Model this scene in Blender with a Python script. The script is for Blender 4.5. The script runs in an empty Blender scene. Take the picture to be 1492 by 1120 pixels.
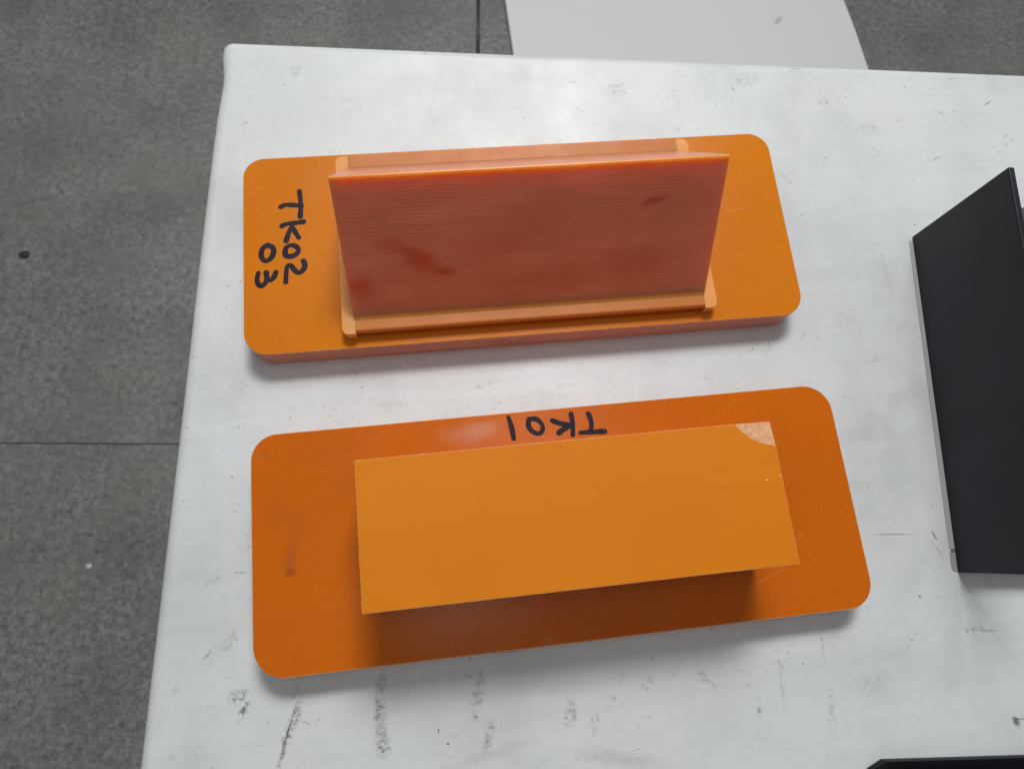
import bpy, bmesh, math, random
from mathutils import Vector, Matrix
random.seed(7)
S = 0.001                                   # everything below is written in millimetres
scene = bpy.context.scene

# ------------------------------------------------------------------ camera
CAM = [-30.93958, -60.23162, 235.61949, 0.25328, -0.06277, -0.1032, 979.30079]
cam_data = bpy.data.cameras.new('camera')
cam = bpy.data.objects.new('camera', cam_data)
scene.collection.objects.link(cam)
cam.rotation_mode = 'XYZ'
cam.location = (CAM[0]*S, CAM[1]*S, CAM[2]*S)
cam.rotation_euler = CAM[3:6]
cam_data.sensor_width = 36.0
cam_data.lens = CAM[6]/1492*36.0
cam_data.clip_start = 0.01
cam_data.clip_end = 50
cam_data.dof.use_dof = True
cam_data.dof.focus_distance = 0.235
cam_data.dof.aperture_fstop = 24
scene.camera = cam

# ------------------------------------------------------------------ world: pale even hall
world = bpy.data.worlds.new('World'); scene.world = world
world.use_nodes = True
bg = world.node_tree.nodes['Background']
bg.inputs[0].default_value = (0.93, 0.97, 1.0, 1)
bg.inputs[1].default_value = 0.22

# ------------------------------------------------------------------ lamps of the hall
def area(name, loc, target, sx, sy, power, col=(1, 1, 1)):
    d = bpy.data.lights.new(name, 'AREA'); d.shape = 'RECTANGLE'
    d.size = sx; d.size_y = sy; d.energy = power; d.color = col
    o = bpy.data.objects.new(name, d); scene.collection.objects.link(o)
    o.location = loc
    o.rotation_euler = (Vector(target)-Vector(loc)).to_track_quat('-Z', 'Y').to_euler()
    return o
area('hall_lamp', (0.06, 0.56, 0.95), (0, 0, 0), 0.32, 0.17, 5.0, (1, .985, .96))  # key lamp, hung below ceiling height to steepen the falloff over the table
area('hall_lamp', (0.42, 1.60, 2.10), (-.1, .3, -.4), 0.8, 0.6, 27, (.95, .98, 1))
area('hall_lamp', (0.10, 0.12, 2.10), (0, 0, 0), 0.08, 0.75, 3.2, (1, .98, .97))

scene.view_settings.view_transform = 'Standard'
scene.view_settings.look = 'None'
scene.view_settings.exposure = 0.0
scene.view_settings.gamma = 1.0
scene.render.resolution_x = 1024; scene.render.resolution_y = 768

# ------------------------------------------------------------------ helpers
C = scene.collection
def mesh_obj(name, verts, faces, mats, parent=None, fmat=None, smooth=False):
    me = bpy.data.meshes.new(name)
    me.from_pydata([(x*S, y*S, z*S) for x, y, z in verts], [], faces)
    for m in (mats if isinstance(mats, list) else [mats]): me.materials.append(m)
    if fmat:
        for i, v in enumerate(fmat): me.polygons[i].material_index = v
    if smooth:
        for q in me.polygons: q.use_smooth = True
    me.update()
    o = bpy.data.objects.new(name, me); C.objects.link(o)
    if parent: o.parent = parent
    return o
def bevel(o, w, seg=2, ang=30, mat=-1):
    m = o.modifiers.new('bevel', 'BEVEL'); m.width = w*S; m.segments = seg
    m.limit_method = 'ANGLE'; m.angle_limit = math.radians(ang); m.material = mat
    m.harden_normals = False
    for q in o.data.polygons: q.use_smooth = False
    return o
def empty(name, loc, rz, label, cat, group=None):
    o = bpy.data.objects.new(name, None); C.objects.link(o)
    o.empty_display_size = .02
    o.location = [v*S for v in loc]; o.rotation_euler = (0, 0, rz)
    o['label'] = label; o['category'] = cat
    if group: o['group'] = group
    return o
def prism(name, outline, z0, z1, mats, parent, side=0, top=0):
    """outline: ccw list of (x, y)"""
    n = len(outline)
    v = [(x, y, z0) for x, y in outline]+[(x, y, z1) for x, y in outline]
    f = [tuple(reversed(range(n))), tuple(range(n, 2*n))]
    fm = [side, top]
    for i in range(n):
        j = (i+1) % n
        f.append((i, j, n+j, n+i)); fm.append(side)
    return mesh_obj(name, v, f, mats, parent, fm)
def round_rect(x0, y0, x1, y1, r, seg=10):
    """r: radius or list of four (x0y0, x1y0, x1y1, x0y1)"""
    if not isinstance(r, (list, tuple)): r = [r]*4
    out = []
    for (cx, cy, a0, q) in ((x0, y0, 180, 0), (x1, y0, 270, 1), (x1, y1, 0, 2), (x0, y1, 90, 3)):
        rr = r[q]
        if rr <= 0: out.append((cx, cy)); continue
        ox = cx+rr if cx == x0 else cx-rr; oy = cy+rr if cy == y0 else cy-rr
        for k in range(seg+1):
            a = math.radians(a0+90*k/seg); out.append((ox+rr*math.cos(a), oy+rr*math.sin(a)))
    return out
def extrude_x(name, sec, x0, x1, mats, parent, fm=None):
    """sec: ccw (seen from +x) list of (y, z)"""
    n = len(sec)
    v = [(x0, y, z) for y, z in sec]+[(x1, y, z) for y, z in sec]
    f = [tuple(reversed(range(n))), tuple(range(n, 2*n))]
    for i in range(n):
        j = (i+1) % n; f.append((i, j, n+j, n+i))
    return mesh_obj(name, v, f, mats, parent, fm)

# ------------------------------------------------------------------ material kit
class Mat:
    def __init__(s, name):
        s.m = bpy.data.materials.new(name); s.m.use_nodes = True
        s.t = s.m.node_tree; s.b = s.t.nodes['Principled BSDF']
        s.tc = s.t.nodes.new('ShaderNodeTexCoord')
    def n(s, typ, **kw):
        o = s.t.nodes.new(typ)
        for k, v in kw.items(): setattr(o, k, v)
        return o
    def L(s, a, b): s.t.links.new(a, b)
    def put(s, sock, v):
        if isinstance(v, bpy.types.NodeSocket): s.L(v, sock)
        elif isinstance(v, tuple) and len(v) == 3 and sock.type == 'RGBA': sock.default_value = (*v, 1)
        else: sock.default_value = v
    def math(s, op, a, b=0.0, c=0.0, clamp=False):
        o = s.n('ShaderNodeMath', operation=op); o.use_clamp = clamp
        s.put(o.inputs[0], a); s.put(o.inputs[1], b); s.put(o.inputs[2], c)
        return o.outputs[0]
    def mapr(s, v, a, b, c=0.0, d=1.0, smooth=False):
        o = s.n('ShaderNodeMapRange'); o.clamp = True
        if smooth: o.interpolation_type = 'SMOOTHSTEP'
        s.put(o.inputs['Value'], v)
        for k, x in zip(('From Min', 'From Max', 'To Min', 'To Max'), (a, b, c, d)): s.put(o.inputs[k], x)
        return o.outputs['Result']
    def coords(s, loc=(0, 0, 0), rot=(0, 0, 0), scale=(1, 1, 1), typ='POINT', src=None):
        o = s.n('ShaderNodeMapping', vector_type=typ)
        s.L(src or s.tc.outputs['Object'], o.inputs['Vector'])
        o.inputs['Location'].default_value = loc; o.inputs['Rotation'].default_value = rot
        o.inputs['Scale'].default_value = scale
        return o.outputs[0]
    def noise(s, scale, detail=4, rough=.55, vec=None, dist=0.0, col=False):
        o = s.n('ShaderNodeTexNoise')
        s.L(vec or s.tc.outputs['Object'], o.inputs['Vector'])
        o.inputs['Scale'].default_value = scale; o.inputs['Detail'].default_value = detail
        o.inputs['Roughness'].default_value = rough; o.inputs['Distortion'].default_value = dist
        return o.outputs['Color' if col else 'Fac']
    def voro(s, scale, vec=None, feature='F1', out='Distance', rnd=1.0):
        o = s.n('ShaderNodeTexVoronoi', feature=feature)
        s.L(vec or s.tc.outputs['Object'], o.inputs['Vector'])
        o.inputs['Scale'].default_value = scale; o.inputs['Randomness'].default_value = rnd
        return o.outputs[out]
    def mix(s, f, a, b, blend='MIX'):
        o = s.n('ShaderNodeMix', data_type='RGBA', blend_type=blend)
        s.put(o.inputs[0], f); s.put(o.inputs[6], a); s.put(o.inputs[7], b)
        return o.outputs[2]
    def bump(s, h, strength, dist, normal=None):
        o = s.n('ShaderNodeBump'); o.inputs['Strength'].default_value = strength
        o.inputs['Distance'].default_value = dist; s.L(h, o.inputs['Height'])
        if normal: s.L(normal, o.inputs['Normal'])
        return o.outputs[0]
    def blob(s, x, y, l, w, ang=0, z=0, wob=.45, nscale=None, soft=.6):
        """soft-edged patch centred at (x, y[, z]) mm, half length l, half width w"""
        wz = 30 if z == 0 else z
        c = s.coords((x*S, y*S, 0), (0, 0, math.radians(ang)), (l*S, w*S, 1), 'TEXTURE')
        sep = s.n('ShaderNodeSeparateXYZ'); s.L(c, sep.inputs[0])
        r = s.math('SQRT', s.math('ADD', s.math('MULTIPLY', sep.outputs[0], sep.outputs[0]),
                                  s.math('MULTIPLY', sep.outputs[1], sep.outputs[1])))
        nz = s.noise(nscale or 1.2/(w*S), 3, .6)
        r = s.math('ADD', r, s.math('MULTIPLY', s.math('SUBTRACT', nz, .5), wob*2))
        return s.mapr(r, 1.0, 1.0-soft, 0, 1, True)

# ---- orange laminate (moulded glossy faces of the plates)
def laminate(name, base, dark, rough=.27, patches=(), scratches=(), sheen_patch=(), edge=.5):
    M = Mat(name)
    big = M.noise(22, 4, .55)
    col = M.mix(M.mapr(big, .3, .7), base, dark)
    fine = M.noise(900, 3, .6)
    col = M.mix(M.mapr(fine, .35, .75, 0, .10), col, tuple(min(1, c*1.5+.03) for c in base))
    for (x, y, l, w, a, st, pc) in patches:
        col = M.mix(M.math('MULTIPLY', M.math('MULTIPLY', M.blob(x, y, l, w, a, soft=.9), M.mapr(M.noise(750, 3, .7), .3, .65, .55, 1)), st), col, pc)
    for (x, y, l, a, st) in scratches:
        col = M.mix(M.math('MULTIPLY', M.blob(x, y, l, .16, a, wob=.15, soft=.7), st), col, (.85, .45, .16))
    for rot, seed in ((15, 2), (-70, 7)):
        cc = M.coords((seed, seed*.3, 0), (0, 0, math.radians(rot)), (.12, 1, 1))
        e = M.voro(110, cc, 'DISTANCE_TO_EDGE')
        ln = M.math('MULTIPLY', M.mapr(e, .02, .004), M.mapr(M.noise(50, 3, .6, M.coords((seed*3, 0, 0))), .55, .66))
        col = M.mix(M.math('MULTIPLY', ln, .08), col, (.85, .42, .14))
    M.put(M.b.inputs['Base Color'], col)
    rr = M.mapr(M.noise(45, 5, .6), .3, .7, rough-.05, rough+.1)
    M.L(rr, M.b.inputs['Roughness'])
    M.b.inputs['IOR'].default_value = 1.5
    M.b.inputs['Specular IOR Level'].default_value = .2
    M.b.inputs['Subsurface Weight'].default_value = .18
    M.b.inputs['Subsurface Radius'].default_value = (1.0, .2, .03)
    M.b.inputs['Subsurface Scale'].default_value = .003
    h = M.math('ADD', M.math('MULTIPLY', M.noise(1600, 2, .5), .35), M.noise(160, 3, .5))
    M.L(M.bump(h, .12, .0004), M.b.inputs['Normal'])
    return M.m
STAIN = (.17, .055, .04)
m_plate_two = laminate('laminate_amber', (.66, .20, .006), (.60, .165, .004), .22,
    patches=[(-86, 12.5, 3.5, .7, 10, .12, (.4, .1, .02)), (86, 5, 3, 1.5, 20, .08, STAIN), (84, -24, 5, 3, 50, .08, STAIN)],
    scratches=[(82, 5.5, 7, 8, .5), (71, -9, 2.2, 30, .2), (-60, 20, 3, 60, .2)])
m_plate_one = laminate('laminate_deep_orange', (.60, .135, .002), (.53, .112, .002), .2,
    patches=[(-27, 32.3, 15, 5.5, 2, .55, (.56, .25, .16)), (-24, 33, 9, 4, 4, .3, (.7, .36, .26)), (-9, -36.4, 4, 2, 0, .3, (.62, .27, .17)), (-88.2, -3.0, 3.2, 6.5, -8, .42, (.24, .06, .035)), (-88.0, -7.0, 2.8, 2.0, 0, .6, (.17, .03, .02)), (-95.5, 31.2, 2.2, 2.2, 0, .3, STAIN),  # first three patches paint lamp reflections in pale colour; others are stains
             (-86, 6, 5, 8, 0, .12, STAIN), (-70, 18, 9, 5, 20, .12, STAIN), (-92, 12, 5, 7, 10, .1, STAIN), (-80, 25, 6, 2, 0, .1, (.6, .2, .04))],
    scratches=[(-78, 33, 2, 20, .2), (-84, 1.5, 1.1, 80, .2), (70, -30, 4, 70, .15)])

# ---- cut faces across the layers: brown-red, fine parallel lines
def cut_face(name, base, dark, rough=.5, line=620, bump=.35, patches=(), sss=.35, streak=0.5, contrast=.5, sscale=.005, spec=.5):
    M = Mat(name)
    c = M.coords(scale=(.035, .3, 1.0))
    wz = M.n('ShaderNodeTexWave', wave_type='BANDS', bands_direction='Z', wave_profile='SIN')
    M.L(M.tc.outputs['Object'], wz.inputs['Vector'])
    wz.inputs['Scale'].default_value = line/ (2*math.pi) *2; wz.inputs['Distortion'].default_value = 1.2
    wz.inputs['Detail'].default_value = 2; wz.inputs['Detail Scale'].default_value = .4
    lines = wz.outputs['Fac']
    strk = M.noise(900, 4, .65, c)
    blot = M.noise(35, 4, .6)
    gate = M.mapr(M.noise(28, 2, .5), .35, .7)
    f = M.math('ADD', M.math('MULTIPLY', strk, streak), M.math('MULTIPLY', blot, .6))
    f = M.math('ADD', f, M.math('MULTIPLY', M.math('MULTIPLY', lines, gate), .22*contrast))
    col = M.mix(M.mapr(f, .35, .85), dark, base)
    col = M.mix(M.math('MULTIPLY', M.mapr(M.noise(130, 3, .6, M.coords(scale=(.25, .25, 1.3))), .5, .75), .25), col, tuple(min(.9, c*1.35+.04) for c in base))
    rgh = rough
    for (x, y, z, l, w, a, st, pc) in patches:
        cc = M.coords((x*S, 0, z*S), (0, math.radians(a), 0), (l*S, 1, w*S), 'TEXTURE')
        sep = M.n('ShaderNodeSeparateXYZ'); M.L(cc, sep.inputs[0])
        r = M.math('SQRT', M.math('ADD', M.math('MULTIPLY', sep.outputs[0], sep.outputs[0]), M.math('MULTIPLY', sep.outputs[2], sep.outputs[2])))
        r = M.math('ADD', r, M.math('MULTIPLY', M.math('SUBTRACT', M.noise(260, 3, .6, M.coords(scale=(.5, 1, 1.4))), .5), 1.3))
        msk = M.math('MULTIPLY', M.mapr(r, 1.35, .3, 0, 1, True), st)
        col = M.mix(msk, col, pc)
    M.put(M.b.inputs['Base Color'], col)
    M.L(M.mapr(M.noise(80, 4, .6), .3, .7, rough-.06, rough+.08), M.b.inputs['Roughness'])
    M.b.inputs['Subsurface Weight'].default_value = sss
    M.b.inputs['Subsurface Radius'].default_value = (1.0, .32, .05)
    M.b.inputs['Subsurface Scale'].default_value = sscale
    M.b.inputs['Specular IOR Level'].default_value = spec
    h = M.math('ADD', M.math('MULTIPLY', lines, M.math('MULTIPLY', gate, .5)), M.math('MULTIPLY', strk, .6))
    M.L(M.bump(h, bump, .0002), M.b.inputs['Normal'])
    return M.m
OIL = (.56, .075, .012)
m_ridge = cut_face('laminate_machined_flank', (.71, .215, .11), (.60, .16, .07), .36, 1000, .35, sss=.85, sscale=.014, contrast=.95, streak=.35,
    patches=[(-38, 0, 33, 6.5, 3.6, 20, .9, OIL), (-46, 0, 37, 6, 2.6, 5, .5, OIL), (-30, 0, 28.5, 4.5, 1.5, 0, .8, OIL), (-57.5, 0, 25, 5, 4.2, 0, .75, OIL),
             (39.3, 0, 44.5, 4.5, 1.3, -8, .8, (.50,.06,.03)), (36, 0, 28, 14, 6, 0, .4, (.52, .10, .045)), (5, 0, 24, 16, 5, 0, .3, (.52, .10, .045)), (-15, 0, 35, 14, 3, 0, .25, OIL)])
m_edge = cut_face('laminate_sawn_edge', (.62, .215, .12), (.20, .04, .015), .25, 900, .5, sss=.15, spec=.7, streak=1.05, contrast=1)
m_back = cut_face('laminate_polished_flank', (.72, .25, .13), (.66, .20, .09), .2, 900, .08, sss=.6, sscale=.012, contrast=.3, spec=.8)
m_side = cut_face('laminate_block_side', (.60, .15, .03), (.50, .11, .02), .5, 900, .3)
m_ledge = cut_face('laminate_milled_ledge', (.58, .20, .04), (.50, .155, .025), .4, 500, .2, sss=.3, spec=.22)
m_strip = cut_face('laminate_pale_fibre', (.82, .34, .085), (.72, .27, .05), .55, 700, .3, sss=.3)
# ---- sanded top of the tall block
M = Mat('laminate_sanded_top')
b1 = M.noise(14, 3, .5); c1 = M.noise(700, 3, .6, M.coords(scale=(.05, 1, 1)))
col = M.mix(M.mapr(b1, .3, .7), (.70, .215, .008), (.655, .19, .006))
col = M.mix(M.mapr(c1, .3, .8, 0, .05), col, (.74, .30, .06))
for (x, y, r) in ((56.8, 4.3, .5), (61.2, 5.3, .4), (58.4, 5.6, .2), (20, 8, .15), (-33, -8, .15)):
    col = M.mix(M.math('MULTIPLY', M.blob(x, y, r, r*.6, 0, nscale=600), .8), col, (.9, .6, .3))
M.put(M.b.inputs['Base Color'], col)
M.b.inputs['Roughness'].default_value = .5; M.b.inputs['Specular IOR Level'].default_value = .12
M.b.inputs['Subsurface Weight'].default_value = .2
M.b.inputs['Subsurface Radius'].default_value = (1, .28, .05); M.b.inputs['Subsurface Scale'].default_value = .004
M.L(M.bump(M.math('ADD', M.math('MULTIPLY', c1, .4), M.noise(1500, 2, .5)), .1, .0003), M.b.inputs['Normal'])
m_top = M.m
# ---- rough ground corner
M = Mat('laminate_rough_ground')
f1 = M.noise(700, 4, .7)
M.put(M.b.inputs['Base Color'], M.mix(M.mapr(f1, .35, .7), (.66, .28, .11), (.82, .48, .27)))
M.b.inputs['Roughness'].default_value = .6
M.L(M.bump(f1, .8, .0006), M.b.inputs['Normal'])
m_ground = M.m
# ---- pale knife-thin arris along the cut edges
M = Mat('laminate_arris')
M.put(M.b.inputs['Base Color'], M.mix(M.mapr(M.noise(260, 4, .7), .35, .65), (.80, .36, .10), (.58, .19, .03)))
M.b.inputs['Roughness'].default_value = .18; M.b.inputs['Specular IOR Level'].default_value = .9
m_arris = M.m
M = Mat('laminate_crest_glow')  # crest: glow of light through the thin edge, painted as brighter orange
M.put(M.b.inputs['Base Color'], M.mix(M.mapr(M.noise(120, 4, .7, M.coords(scale=(.2, 1, 1))), .35, .65), (.86, .30, .03), (.74, .19, .01)))
M.b.inputs['Roughness'].default_value = .4; M.b.inputs['Subsurface Weight'].default_value = .8
M.b.inputs['Subsurface Radius'].default_value = (1.0, .35, .05); M.b.inputs['Subsurface Scale'].default_value = .01
m_tip = M.m
# ---- marker ink
M = Mat('marker_ink')
M.put(M.b.inputs['Base Color'], M.mix(M.mapr(M.noise(650, 3, .6), .4, .7), (.005, .003, .007), (.028, .007, .026)))
M.b.inputs['Roughness'].default_value = .5; M.b.inputs['Specular IOR Level'].default_value = .2
m_ink = M.m

# ---- worn white sheet over the table
M = Mat('worn_white_vinyl')
base = M.mix(M.mapr(M.noise(7, 4, .55), .3, .7), (.64, .68, .68), (.70, .702, .703))
# broad grime clouds
gr = M.math('MULTIPLY', M.mapr(M.noise(11, 5, .62), .52, .78), M.mapr(M.noise(60, 5, .7), .35, .7))
col = M.mix(M.math('MULTIPLY', gr, .8), base, (.36, .36, .35))
cl = M.mapr(M.noise(5.5, 6, .62, M.coords((.4, .9, 0))), .38, .68)
col = M.mix(M.math('MULTIPLY', cl, .42), col, (.50, .52, .525))
cl2 = M.mapr(M.noise(20, 5, .65, M.coords((2.4, .1, 0), scale=(1, .55, 1))), .48, .72)
col = M.mix(M.math('MULTIPLY', cl2, .5), col, (.47, .475, .47))
yel = M.mapr(M.noise(16, 3, .5, M.coords((3, 5, 1))), .6, .8)
col = M.mix(M.math('MULTIPLY', yel, .14), col, (.58, .54, .42))
# small dots
for sc, thr, k, st in ((95, .055, .55, .85), (190, .08, .70, .6), (340, .1, .72, .45)):
    vn = M.n('ShaderNodeTexVoronoi', feature='F1'); M.L(M.tc.outputs['Object'], vn.inputs['Vector'])
    vn.inputs['Scale'].default_value = sc
    sp = M.n('ShaderNodeSeparateColor'); M.L(vn.outputs['Color'], sp.inputs[0])
    d = M.math('ADD', vn.outputs['Distance'], M.math('MULTIPLY', M.math('SUBTRACT', M.noise(sc*9, 2, .6), .5), thr*1.2))
    dot = M.math('MULTIPLY', M.mapr(d, thr, thr*.35), M.math('GREATER_THAN', sp.outputs[0], k))
    dot = M.math('MULTIPLY', dot, M.mapr(sp.outputs[1], 0, 1, .2, 1))
    col = M.mix(M.math('MULTIPLY', dot, st), col, (.05, .05, .055))
# scratch flecks: thin broken cell edges inside sparse clumps
for rot, sx, seed, st in ((25, .35, 0, .5), (-55, .3, 4, .45), (88, .25, 9, .4)):
    cc = M.coords((seed, seed*.7, 0), (0, 0, math.radians(rot)), (sx, 1, 1))
    e = M.voro(420, cc, 'DISTANCE_TO_EDGE')
    line = M.mapr(e, .05, .01)
    clump = M.mapr(M.noise(75, 3, .6, M.coords((seed*2, 3, 0))), .61, .68)
    br = M.mapr(M.noise(500, 2, .6), .48, .58)
    col = M.mix(M.math('MULTIPLY', M.math('MULTIPLY', line, clump), M.math('MULTIPLY', br, st)), col, (.12, .12, .12))
# long hairlines
for rot, seed in ((8, 1), (70, 5), (-30, 8)):
    cc = M.coords((seed, seed*.3, 0), (0, 0, math.radians(rot)), (.12, 1, 1))
    e = M.voro(45, cc, 'DISTANCE_TO_EDGE')
    ln = M.math('MULTIPLY', M.mapr(e, .012, .002), M.mapr(M.noise(22, 3, .6, M.coords((seed*3, 0, 0))), .58, .68))
    col = M.mix(M.math('MULTIPLY', ln, .13), col, (.2, .2, .2))
# marks with a place of their own: x, y, half length, half width, angle, strength, grain
MARKS = [(-105.3, -99.2, 4.6, 2.0, 62, .9, 1), (-107.2, -95.2, 3.4, 2.6, 0, .6, 1), (-106.5, -94.5, 4, 2.6, 0, .35, 1), (-89.2, -95.5, 3.5, 1.4, 60, .6, 1),
         (-90.5, -105, 11, 2.2, 68, .85, 1), (-91.8, -107, 9, .5, 70, .7, 0), (-94, -114, 6, 1.1, 72, .7, 1), (-88, -104, 4.5, .7, -25, .6, 1),
         (-63.0, -106, 15, 2.6, 88, .6, 2), (-62.3, -115, 5, 2.8, 85, .8, 2), (-63.5, -103, 6, 1.6, 85, .5, 2), (-62, -96, 5, 2.6, 90, .35, 2),
         (-105, -57, 2.6, .5, -6, .75, 1), (-107.3, -56.7, .8, .8, 0, .8, 1), (-117, -82, 3.6, .8, 50, .6, 1), (-111, -79, 9, 3, 45, .3, 1),
         (-116, -60, 2.5, 1.4, 0, .3, 1), (-114, -58, 2.5, 1.5, 20, .35, 1), (-103, -66, 1.5, 1, 0, .4, 1),
         (119.6, -67.4, 10, .28, -5, .6, 0), (134.7, -69.3, 2.6, .4, -66, .8, 0), (124, -89, .8, .6, 0, .8, 0), (131, -90, 2, .7, 10, .35, 1),
         (143.5, -102.5, 6, .8, -6, .55, 1), (139, -102, 2.5, 1.6, 0, .5, 1), (147, -131.8, 1.6, 2.3, 30, .8, 0), (148.5, -131.2, 4, .5, -8, .5, 0),
         (103.3, 122.8, 9, 5, 10, .3, 1), (96, 118, 2, .8, -50, .55, 1), (133.7, 109.4, 3, 2, 20, .5, 1), (46.8, 120.8, 9, 6, 20, .3, 1), (-83.6, 137, 3, 4, 0, .35, 2),
         (176, 80, 4, .35, 25, .45, 0), (206.5, 105, 3.2, .5, 30, .6, 0), (150, 96, 8, 4, 0, .25, 1), (170.9, 43.3, .7, .6, 0, .9, 0), (159, 51, .5, .5, 0, .9, 0),
         (-31.7, -103, 9, 3, 75, .5, 1), (-29, -115, 7, 2.6, 70, .6, 1), (-34, -97, 3, 1, -30, .4, 1), (-33.2, -91.8, .45, .45, 0, .95, 0), (-45, -112, .4, 1.3, 0, .7, 0),
         (-2.4, -112, 6, 3, 80, .55, 1), (5, -116, 5, 2.4, 70, .35, 1), (24.2, -106, 4, 2.2, 30, .4, 1), (44, -107, 6, 2.5, -50, .4, 1), (60, -118, 4, 1.4, 70, .5, 1),
         (69.4, -110, 14, .9, 86, .3, 1), (85.7, -101, 6, .6, 86, .5, 1), (84.2, -122, 9, 2, 80, .35, 1), (100, -115, 7, 5, 0, .2, 1), (12, -127, 22, 3.5, -14, .28, 3), (-30, -121, 20, 2.5, 10, .22, 3),
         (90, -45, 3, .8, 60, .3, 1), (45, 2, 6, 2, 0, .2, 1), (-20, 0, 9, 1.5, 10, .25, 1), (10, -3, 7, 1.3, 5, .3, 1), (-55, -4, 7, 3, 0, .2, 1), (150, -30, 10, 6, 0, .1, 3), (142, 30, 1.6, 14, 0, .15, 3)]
for (x, y, l, w, a, st, g) in MARKS:
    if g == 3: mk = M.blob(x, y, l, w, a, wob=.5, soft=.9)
    else: mk = M.blob(x, y, l, w, a, wob=.55 if g else .3, nscale=240 if g else 500, soft=.75)
    if g == 1: mk = M.math('MULTIPLY', mk, M.mapr(M.noise(520, 4, .75), .44, .62))
    if g == 2:
        gg = M.noise(620, 5, .8, M.coords(rot=(0, 0, math.radians(35)), scale=(.45, 1, 1)), .6)
        mk = M.math('MULTIPLY', mk, M.mapr(gg, .40, .62))
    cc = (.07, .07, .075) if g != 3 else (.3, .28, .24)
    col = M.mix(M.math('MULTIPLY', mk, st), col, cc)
M.put(M.b.inputs['Base Color'], col)
M.L(M.mapr(M.noise(30, 5, .6), .3, .7, .36, .5), M.b.inputs['Roughness'])
fold = M.noise(1.0, 3, .45, M.coords(rot=(0, 0, .12), scale=(5, 26, 1)), .3)
hh = M.math('ADD', M.math('ADD', M.math('MULTIPLY', M.noise(9, 3, .5), 8.0), M.math('MULTIPLY', fold, 5.0)), M.math('MULTIPLY', M.noise(220, 3, .6), .25))
M.L(M.bump(hh, .35, .0012), M.b.inputs['Normal'])
m_vinyl = M.m

# ---- dark speckled floor
M = Mat('speckled_floor_stone')
v1 = M.noise(95, 4, .75); v2 = M.noise(230, 3, .75); v3 = M.noise(1.6, 4, .6); v4 = M.noise(12, 5, .65)
f = M.math('ADD', M.math('MULTIPLY', v1, .65), M.math('MULTIPLY', v2, .35))
col = M.mix(M.mapr(f, .38, .63), (.078, .077, .076), (.385, .372, .345))
col = M.mix(M.mapr(v4, .35, .7, 0, .5), col, (.19, .19, .188))
col = M.mix(M.mapr(v3, .35, .65, 0, .4), col, (.31, .30, .28))
v5 = M.noise(7, 5, .6, M.coords((1, 2, 0))); col = M.mix(M.mapr(v5, .42, .68, 0, .5), col, (.10, .102, .104))
v6 = M.noise(4, 4, .6, M.coords((5, 1, 0))); col = M.mix(M.mapr(v6, .5, .75, 0, .55), col, (.235, .21, .17))
oi_ = M.n('ShaderNodeObjectInfo'); col = M.mix(M.mapr(oi_.outputs['Random'], 0, 1, 0, .18), col, (.12, .12, .125))
vn = M.n('ShaderNodeTexVoronoi', feature='F1'); M.L(M.tc.outputs['Object'], vn.inputs['Vector']); vn.inputs['Scale'].default_value = 75
sp = M.n('ShaderNodeSeparateColor'); M.L(vn.outputs['Color'], sp.inputs[0])
lg = M.math('MULTIPLY', M.mapr(vn.outputs['Distance'], .26, .08), M.math('GREATER_THAN', sp.outputs[0], .78))
col = M.mix(M.math('MULTIPLY', lg, .5), col, (.40, .38, .33))
dk = M.math('MULTIPLY', M.mapr(vn.outputs['Distance'], .3, .1), M.math('LESS_THAN', sp.outputs[0], .1))
col = M.mix(M.math('MULTIPLY', dk, .5), col, (.045, .045, .047))
M.put(M.b.inputs['Base Color'], col)
M.L(M.mapr(v4, .3, .7, .42, .6), M.b.inputs['Roughness'])
M.L(M.bump(f, .3, .0015), M.b.inputs['Normal'])
m_floor = M.m
M = Mat('joint_filler'); M.put(M.b.inputs['Base Color'], M.mix(M.mapr(M.noise(9, 4, .7), .4, .65), (.05, .05, .055), (.16, .16, .155))); M.b.inputs['Roughness'].default_value = .9
m_joint = M.m
M = Mat('white_board'); M.put(M.b.inputs['Base Color'], M.mix(M.mapr(M.noise(5, 5, .6), .35, .7), (.88, .88, .88), (.83, .83, .825)))
M.put(M.b.inputs['Base Color'], M.mix(M.math('MULTIPLY', M.blob(603, 813, 14, 7, 50, nscale=60), .45), (.86, .86, .86), (.3, .3, .3)))
M.b.inputs['Roughness'].default_value = .55; m_board = M.m
M = Mat('black_plastic')
M.put(M.b.inputs['Base Color'], M.mix(M.mapr(M.noise(18, 4, .6), .3, .7), (.0125, .011, .016), (.022, .018, .035)))
M.L(M.mapr(M.noise(60, 4, .6), .3, .7, .40, .5), M.b.inputs['Roughness'])
M.L(M.bump(M.noise(1400, 2, .5), .08, .0002), M.b.inputs['Normal']); M.b.inputs['Specular IOR Level'].default_value = .28
m_black = M.m
M = Mat('black_lacquer'); M.b.inputs['Base Color'].default_value = (.0035, .0035, .006, 1); M.b.inputs['Roughness'].default_value = .4; M.b.inputs['Specular IOR Level'].default_value = .08; m_gloss = M.m
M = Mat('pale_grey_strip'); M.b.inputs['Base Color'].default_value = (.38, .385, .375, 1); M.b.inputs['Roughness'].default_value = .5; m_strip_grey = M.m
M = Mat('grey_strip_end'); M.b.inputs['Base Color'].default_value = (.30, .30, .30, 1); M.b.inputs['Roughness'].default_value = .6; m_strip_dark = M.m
M = Mat('grey_end_mark'); M.b.inputs['Base Color'].default_value = (.13, .13, .125, 1); M.b.inputs['Roughness'].default_value = .6; m_strip_darkest = M.m
M = Mat('plastic_painted_sheen'); M.b.inputs['Base Color'].default_value = (.075, .095, .115, 1); M.b.inputs['Roughness'].default_value = .35; m_slate = M.m
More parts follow.
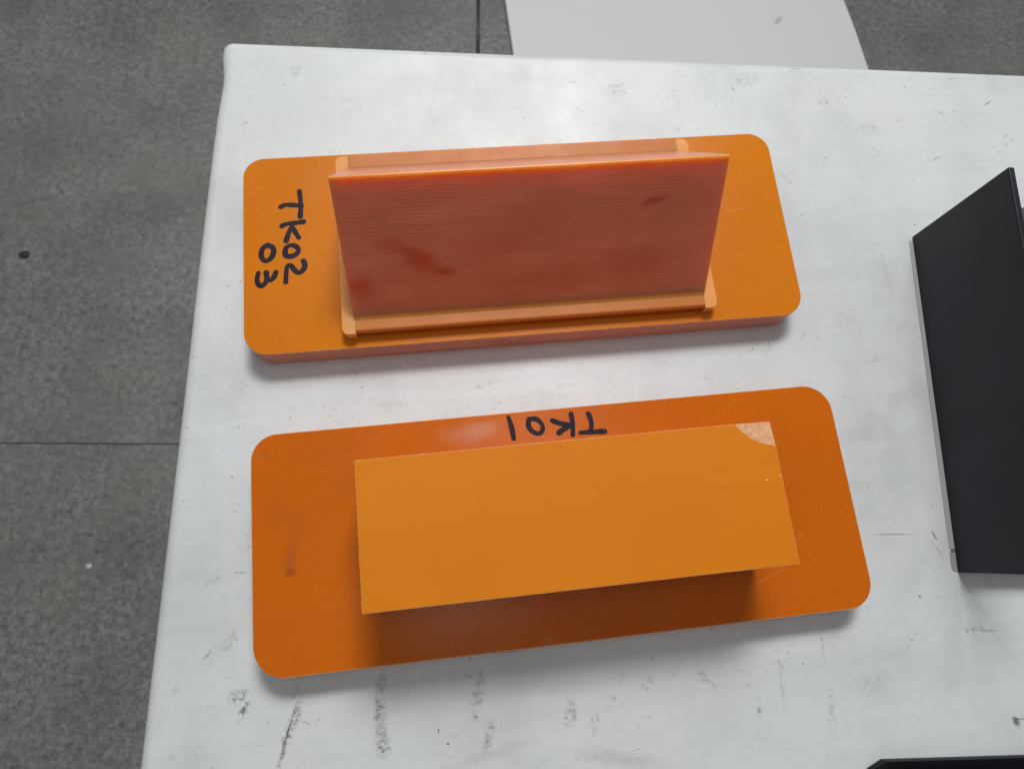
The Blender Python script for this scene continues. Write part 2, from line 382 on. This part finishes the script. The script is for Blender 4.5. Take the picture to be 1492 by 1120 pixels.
M = Mat('leg_steel'); M.b.inputs['Base Color'].default_value = (.3, .3, .3, 1); M.b.inputs['Metallic'].default_value = .8; M.b.inputs['Roughness'].default_value = .4; m_steel = M.m
M = Mat('chip_stone'); M.b.inputs['Base Color'].default_value = (.6, .6, .56, 1); m_chip = M.m
M = Mat('dark_grit'); M.b.inputs['Base Color'].default_value = (.03, .03, .03, 1); m_grit = M.m

# ------------------------------------------------------------------ floor: big slabs with recessed joints
ANG = math.atan2(-.0976, .9952)
FZ = -750
fl = mesh_obj('floor', [(-4000, -3500, FZ-3.5), (4500, -3500, FZ-3.5), (4500, 5000, FZ-3.5), (-4000, 5000, FZ-3.5)], [(0, 1, 2, 3)], m_joint)
fl['kind'] = 'structure'
def rotp(x, y, a=ANG, o=(0, 0)): return (o[0]+x*math.cos(a)-y*math.sin(a), o[1]+x*math.sin(a)+y*math.cos(a))
# joints cross at P0 (hidden under the table): one runs left through (-441,146), one runs up through (68,894)
P0 = (-8.0, 100.0)
jx, jy = 3.5, .8
SL = 1240
slab_me = {}
for i in range(-3, 3):
    for j in range(-3, 4):
        x0, x1, y0, y1 = i*SL+jx, (i+1)*SL-jx, j*SL+jy, (j+1)*SL-jy
        if not slab_me:
            o = prism('floor_slab', [(0, 0), (x1-x0, 0), (x1-x0, y1-y0), (0, y1-y0)], -15, 0, m_floor, fl)
            slab_me['m'] = o.data
        else:
            o = bpy.data.objects.new('floor_slab', slab_me['m']); C.objects.link(o); o.parent = fl
        q = rotp(x0, y0, ANG, P0)
        o.location = (q[0]*S, q[1]*S, FZ*S+random.uniform(-.4, .2)*S); o.rotation_euler = (0, 0, ANG)

# white board lying beyond the table
edge = []
KP = [(716, 1000), (727, 920), (735.5, 852), (742, 784), (746, 715), (749, 650), (751, 600)]
for a, b, c_, d in zip(KP, KP[1:], KP[2:], KP[3:]):
    for k in range(6):
        t = k/6
        edge.append(tuple(.5*(2*b[q]+(c_[q]-a[q])*t+(2*a[q]-5*b[q]+4*c_[q]-d[q])*t*t+(3*b[q]-a[q]-3*c_[q]+d[q])*t**3) for q in (0, 1)))
outline = [(115, 920)]+[(121, 650)]+list(reversed(edge))
wb = prism('white_board', outline, FZ+.3, FZ+14, m_board, None)
bevel(wb, 2, 3)
wb['label'] = 'plain white board lying flat on the dark floor beyond the table'; wb['category'] = 'board'

# two small crumbs on the floor
def crumb(name, x, y, r, m, label, cat):
    bm = bmesh.new(); bmesh.ops.create_icosphere(bm, subdivisions=2, radius=r*S)
    for v in bm.verts: v.co *= random.uniform(.75, 1.2); v.co.z *= .5; v.co.x *= 1.4
    me = bpy.data.meshes.new(name); bm.to_mesh(me); bm.free(); me.materials.append(m)
    o = bpy.data.objects.new(name, me); C.objects.link(o); o.location = (x*S, y*S, (FZ+r*.45)*S)
    o['label'] = label; o['category'] = cat
crumb('stone_chip', -546, -17, 3.2, m_chip, 'tiny pale chip on the dark floor left of the table', 'chip')
crumb('dirt_clod', -661, 454, 5.5, m_grit, 'small black speck of dirt on the floor near the left border', 'dirt')

# ------------------------------------------------------------------ table
TBL = empty('display_table', (0, 0, 0), 0, 'long white table with a scuffed vinyl top holding all the sample parts', 'table')
O = (-112.2, 153.4)
def tp(u, v): return (O[0]+u*.9953+v*-.0953, O[1]+u*-.0976-v*.9955)
TW, TD = 1500, 720
# outline with a slight lip at the near corner fold
pts = []
def arc(cu, cv, r, a0, a1, n=10):
    for k in range(n+1):
        a = math.radians(a0+(a1-a0)*k/n); pts.append(tp(cu+r*math.cos(a), cv-r*math.sin(a)))
pts2 = []
arc(TW-8, 8, 8, 0, 90); arc(5-.9, 5-.4, 4.6, 90, 180)
for v, dv in ((8, -.45), (12, .2), (16, .75), (20, .95), (26, .7), (34, .25), (50, 0), (90, -.15), (140, .1), (200, .15), (280, 0)): pts.append(tp(dv, v))
arc(8, TD-8, 8, 180, 270); arc(TW-8, TD-8, 8, 270, 360)
tt = prism('tabletop', pts, -38, 0, m_vinyl, TBL)
b = tt.modifiers.new('bevel', 'BEVEL'); b.width = 4.5*S; b.segments = 5; b.limit_method = 'ANGLE'; b.angle_limit = math.radians(60)
for q in tt.data.polygons: q.use_smooth = True
wn = tt.modifiers.new('wn', 'WEIGHTED_NORMAL'); wn.keep_sharp = False
for (u, v) in ((60, 60), (TW-60, 60), (60, TD-60), (TW-60, TD-60)):
    x, y = tp(u, v)
    prism('leg', [(x-20, y-20), (x+20, y-20), (x+20, y+20), (x-20, y+20)], FZ, -38.5, m_steel, TBL)

# ------------------------------------------------------------------ marker characters, traced stroke by stroke
letter2 = {'T': [[(-79.98, 23.61), (-79.68, 20.42), (-79.63, 16.21), (-79.92, 13.38)], [(-86.7, 17.72), (-85.21, 18.5), (-82.62, 18.25), (-79.48, 17.79)]], 'K': [[(-86.46, 10.09), (-84.98, 10.86), (-82.04, 10.95), (-78.9, 11.28)], [(-83.09, 9.58), (-84.24, 6.98), (-85.02, 4.17)], [(-82.8, 9.56), (-81.75, 7.22), (-80.62, 5.17)]], 'O': [[(-85.46, 0.14), (-85.14, 1.74), (-83.31, 2.54), (-81.32, 1.67), (-80.7, 0.0), (-81.75, -1.54), (-83.76, -2.08), (-85.49, -1.68), (-85.46, 0.14)]], 'two': [[(-85.49, -11.65), (-85.24, -7.9), (-84.91, -5.45), (-83.64, -5.22), (-82.42, -7.31), (-81.01, -8.69), (-79.36, -7.73), (-78.59, -5.79), (-79.16, -4.14)]], 'O2': [[(-91.48, 2.91), (-93.11, 2.21), (-93.96, -0.07), (-93.41, -2.52), (-92.09, -3.34), (-90.35, -2.34), (-89.34, 0.01), (-89.57, 1.97), (-91.48, 2.91)]], 'three': [[(-94.82, -7.52), (-95.37, -9.54), (-95.1, -11.73), (-93.87, -12.72), (-92.54, -11.8), (-91.88, -9.99), (-92.14, -7.6)], [(-91.88, -9.99), (-90.92, -10.85), (-89.47, -9.58), (-88.8, -7.64)]]}
letter1 = {'one': [[(-14.22, 36.23), (-13.58, 33.29), (-13.2, 28.86)]], 'O': [[(-7.32, 35.01), (-4.71, 34.96), (-2.82, 32.76), (-3.1, 30.38), (-4.72, 29.49), (-6.85, 30.74), (-7.91, 32.75), (-7.32, 35.01)]], 'K': [[(7.33, 35.44), (7.48, 31.79), (7.02, 28.23)], [(6.84, 31.61), (3.35, 32.42), (0.64, 33.78)], [(6.06, 31.2), (4.05, 30.43), (2.4, 29.39)]], 'T': [[(13.3, 35.03), (14.07, 32.14), (13.42, 28.82)], [(9.81, 28.69), (13.39, 28.59), (18.17, 28.38)]]}

def glyph(strokes, w, z, parent, cell=.11):
    segs = []
    for st in strokes:
        # smooth the polyline once
        P = [Vector(q) for q in st]
        if len(P) > 2:
            for _ in range(2):
                Q = [P[0]]
                for a, b in zip(P, P[1:]): Q += [a*.75+b*.25, a*.25+b*.75]
                Q.append(P[-1]); P = Q
        tot = sum((b-a).length for a, b in zip(P, P[1:])) or 1; run = 0
        for a, b in zip(P, P[1:]):
            l = (b-a).length; segs.append((a, b, run/tot, (run+l)/tot)); run += l
    xs = [q.x for s_ in segs for q in s_[:2]]; ys = [q.y for s_ in segs for q in s_[:2]]
    x0, x1, y0, y1 = min(xs)-w, max(xs)+w, min(ys)-w, max(ys)+w
    nx, ny = int((x1-x0)/cell)+2, int((y1-y0)/cell)+2
    def field(x, y):
        best = 9
        for a, b, ta, tb in segs:
            d = b-a; t = max(0, min(1, ((x-a.x)*d.x+(y-a.y)*d.y)/max(1e-6, d.length_squared)))
            px, py = a.x+d.x*t, a.y+d.y*t
            tt_ = ta+(tb-ta)*t
            hw = w*.5*(1+.10*math.sin(tt_*5+a.x)+.12*(tt_-.5))
            best = min(best, math.hypot(x-px, y-py)-hw)
        return best+.05*math.sin(x*7.3+y*3.1)*math.sin(y*9.1-x*2.2)
    F = [[field(x0+i*cell, y0+j*cell) for i in range(nx)] for j in range(ny)]
    V, faces, key = [], [], {}
    def vid(k, x, y):
        if k not in key: key[k] = len(V); V.append((x, y, z))
        return key[k]
    for j in range(ny-1):
        for i in range(nx-1):
            c = [(i, j), (i+1, j), (i+1, j+1), (i, j+1)]
            f = [F[q[1]][q[0]] for q in c]
            if min(f) > 0: continue
            poly = []
            for k in range(4):
                a, b = c[k], c[(k+1) % 4]; fa, fb = f[k], f[(k+1) % 4]
                if fa <= 0: poly.append(vid(a, x0+a[0]*cell, y0+a[1]*cell))
                if (fa <= 0) != (fb <= 0):
                    t = fa/(fa-fb)
                    poly.append(vid((min(a, b), max(a, b)), x0+(a[0]+(b[0]-a[0])*t)*cell, y0+(a[1]+(b[1]-a[1])*t)*cell))
            if len(poly) >= 3: faces.append(poly)
    return mesh_obj('letter', V, faces, m_ink, parent)

# ------------------------------------------------------------------ the two orange parts
T = 11.28; W2 = 100.0; D2 = 75.8/2
GRP = 'orange sample parts with marker writing'
def base_plate(parent, mtop, rad):
    o = prism('base_plate', round_rect(-W2, -D2, W2, D2, rad), 0, T, [m_edge, mtop, m_arris], parent, 0, 1)
    bevel(o, .3, 2, 45, 2)
    return o

A = empty('ridged_part', (-0.9956, 51.4781, .05), -.0025,
          'orange laminate part with a steep brown-red ridge, farther from the viewer, marked TK02 03', 'machined part', GRP)
base_plate(A, m_plate_two, [8.5, 8.5, 8, 7.5])
lz = 16.17
sec = [(-32.3, T+.02), (34.4, T+.02), (34.4, lz-.25), (34.15, lz), (-32.8, lz)]
for k in range(1, 7):
    a = math.radians(90+15*k); sec.append((-32.8+.9*math.cos(a), lz-.9+.9*math.sin(a)))
sec += [(-33.7, T+2.5), (-33.3, T+2.0), (-32.3, T+1.8)]
o = extrude_x('ledge', sec, -61.35, 61.35, m_ledge, A)
rs = [(-29.7, lz+.02), (29.2, lz+.02), (28.7, lz+.35), (28.2, lz+1.0), (2.1, 54.5), (1.85, 54.75), (1.35, 54.75), (.75, 54.35), (.15, 53.35), (-28.5, lz+.75), (-29.0, lz+.3)]
o = extrude_x('ridge', rs, -61.8, 61.8, [m_ridge, m_back, m_tip, m_ledge], A)
for k_ in (1, 2, 3): o.data.polygons[2+k_].material_index = 1
for k_ in (4, 5, 6, 7): o.data.polygons[2+k_].material_index = 2
for k_ in (9, 10): o.data.polygons[2+k_].material_index = 3
bevel(o, .18, 2, 40)
for sgn in (-1, 1):
    xa, xb = (-66, -61.33) if sgn < 0 else (61.33, 66)
    r = [2.4, .3, .3, 2.4] if sgn < 0 else [.3, 2.4, 2.4, .3]
    o = prism('end_strip', round_rect(xa, -34.5, xb, 34.0, r, 6), T+.02, lz-.12, m_strip, A)
    bevel(o, .25, 2, 45)
for k, st in letter2.items(): glyph(st, 1.8, T+.03, A)

B = empty('flat_topped_part', (0.9956, -51.4781, .05), .0025,
          'orange laminate part with a flat-topped tall block, nearer the viewer, marked TK01', 'machined part', GRP)
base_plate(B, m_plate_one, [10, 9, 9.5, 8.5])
bx, by0, by1, hz = 61.7, -20.1, 21.65, 43.05
# block with its far right top corner ground down
ch = [(61.7, 13.9), (60.1, 14.45), (58.6, 14.75), (56.9, 15.5), (55.3, 16.3), (53.9, 17.3), (52.7, 18.4), (51.5, 19.9), (50.2, 21.65)]
v = [(-bx, by0, T+.02), (bx, by0, T+.02), (bx, by1, T+.02), (-bx, by1, T+.02),
     (-bx, by0, hz), (bx, by0, hz)]+[(a_, b_, hz) for a_, b_ in ch]+[(-bx, by1, hz), (bx, by1, hz-.9)]
c0, cn = 6, 6+len(ch)-1; il, ic = cn+1, cn+2
f = [(3, 2, 1, 0), tuple([4, 5]+list(range(c0, cn+1))+[il]), (0, 1, 5, 4), (1, 2, ic, c0, 5), (2, 3, il, cn, ic), (3, 0, 4, il), tuple([c0, ic]+list(range(cn, c0, -1)))]
o = mesh_obj('block', v, f, [m_side, m_top, m_ground, m_arris], B, [0, 1, 0, 0, 0, 0, 2])
bevel(o, .2, 2, 45, 3)
for k, st in letter1.items(): glyph(st, 1.75, T+.03, B)

# ------------------------------------------------------------------ black parts at the right
G = 'black plastic parts at the right'
K = empty('upright_black_part', (156.5, 45.9, .05), -.1291,
          'black plastic part with a tall upright wall, cut off by the right border', 'machined part', G)
# local frame: x to the right across the wall, -y along the wall towards the viewer
o = prism('wall', [(0, -129.7), (2.2, -129.7), (2.2, 0), (0, 0)], 0, 49.8, m_black, K); bevel(o, .45, 3)
o = prism('base_plate', round_rect(2.3, -128.5, 78, 0, [0, 6, 6, 0], 8), 0, 10, m_black, K); bevel(o, .5, 2)
o = prism('flat_strip', [(-2.0, -121.6), (-.01, -121.6), (-.01, -2), (-1.6, -2)], 0, .2, m_strip_grey, K)  # thin flat grey strip along the wall's left edge
o = prism('flat_strip', round_rect(-2.0, -129.4, -.01, -122.6, [1.6, 0, 0, .3], 6), 0, .2, m_strip_dark, K)
o = prism('end_mark', round_rect(-1.5, -122.5, -.01, -121.8, .3, 4), 0, .5, m_strip_darkest, K)  # small darker grey piece between the two strips

o = prism('rear_sheen_patch', [(34, -4), (78, -4), (78, 9.6), (34, 9.6)], 0, 10.5, m_slate, K); bevel(o, .5, 2)  # slate colour paints the light reflected off the black plate's top
K2 = empty('chamfered_black_part', (0, 0, .05), 0,
           'low glossy black part with a cut corner, at the lower right border', 'machined part', G)
o = prism('body', [(98, -190), (188, -194), (190, -145.6), (97.2, -136.9), (91.2, -139.2), (89.5, -189.5)], 0, 5, m_gloss, K2)
bevel(o, 1.2, 3)
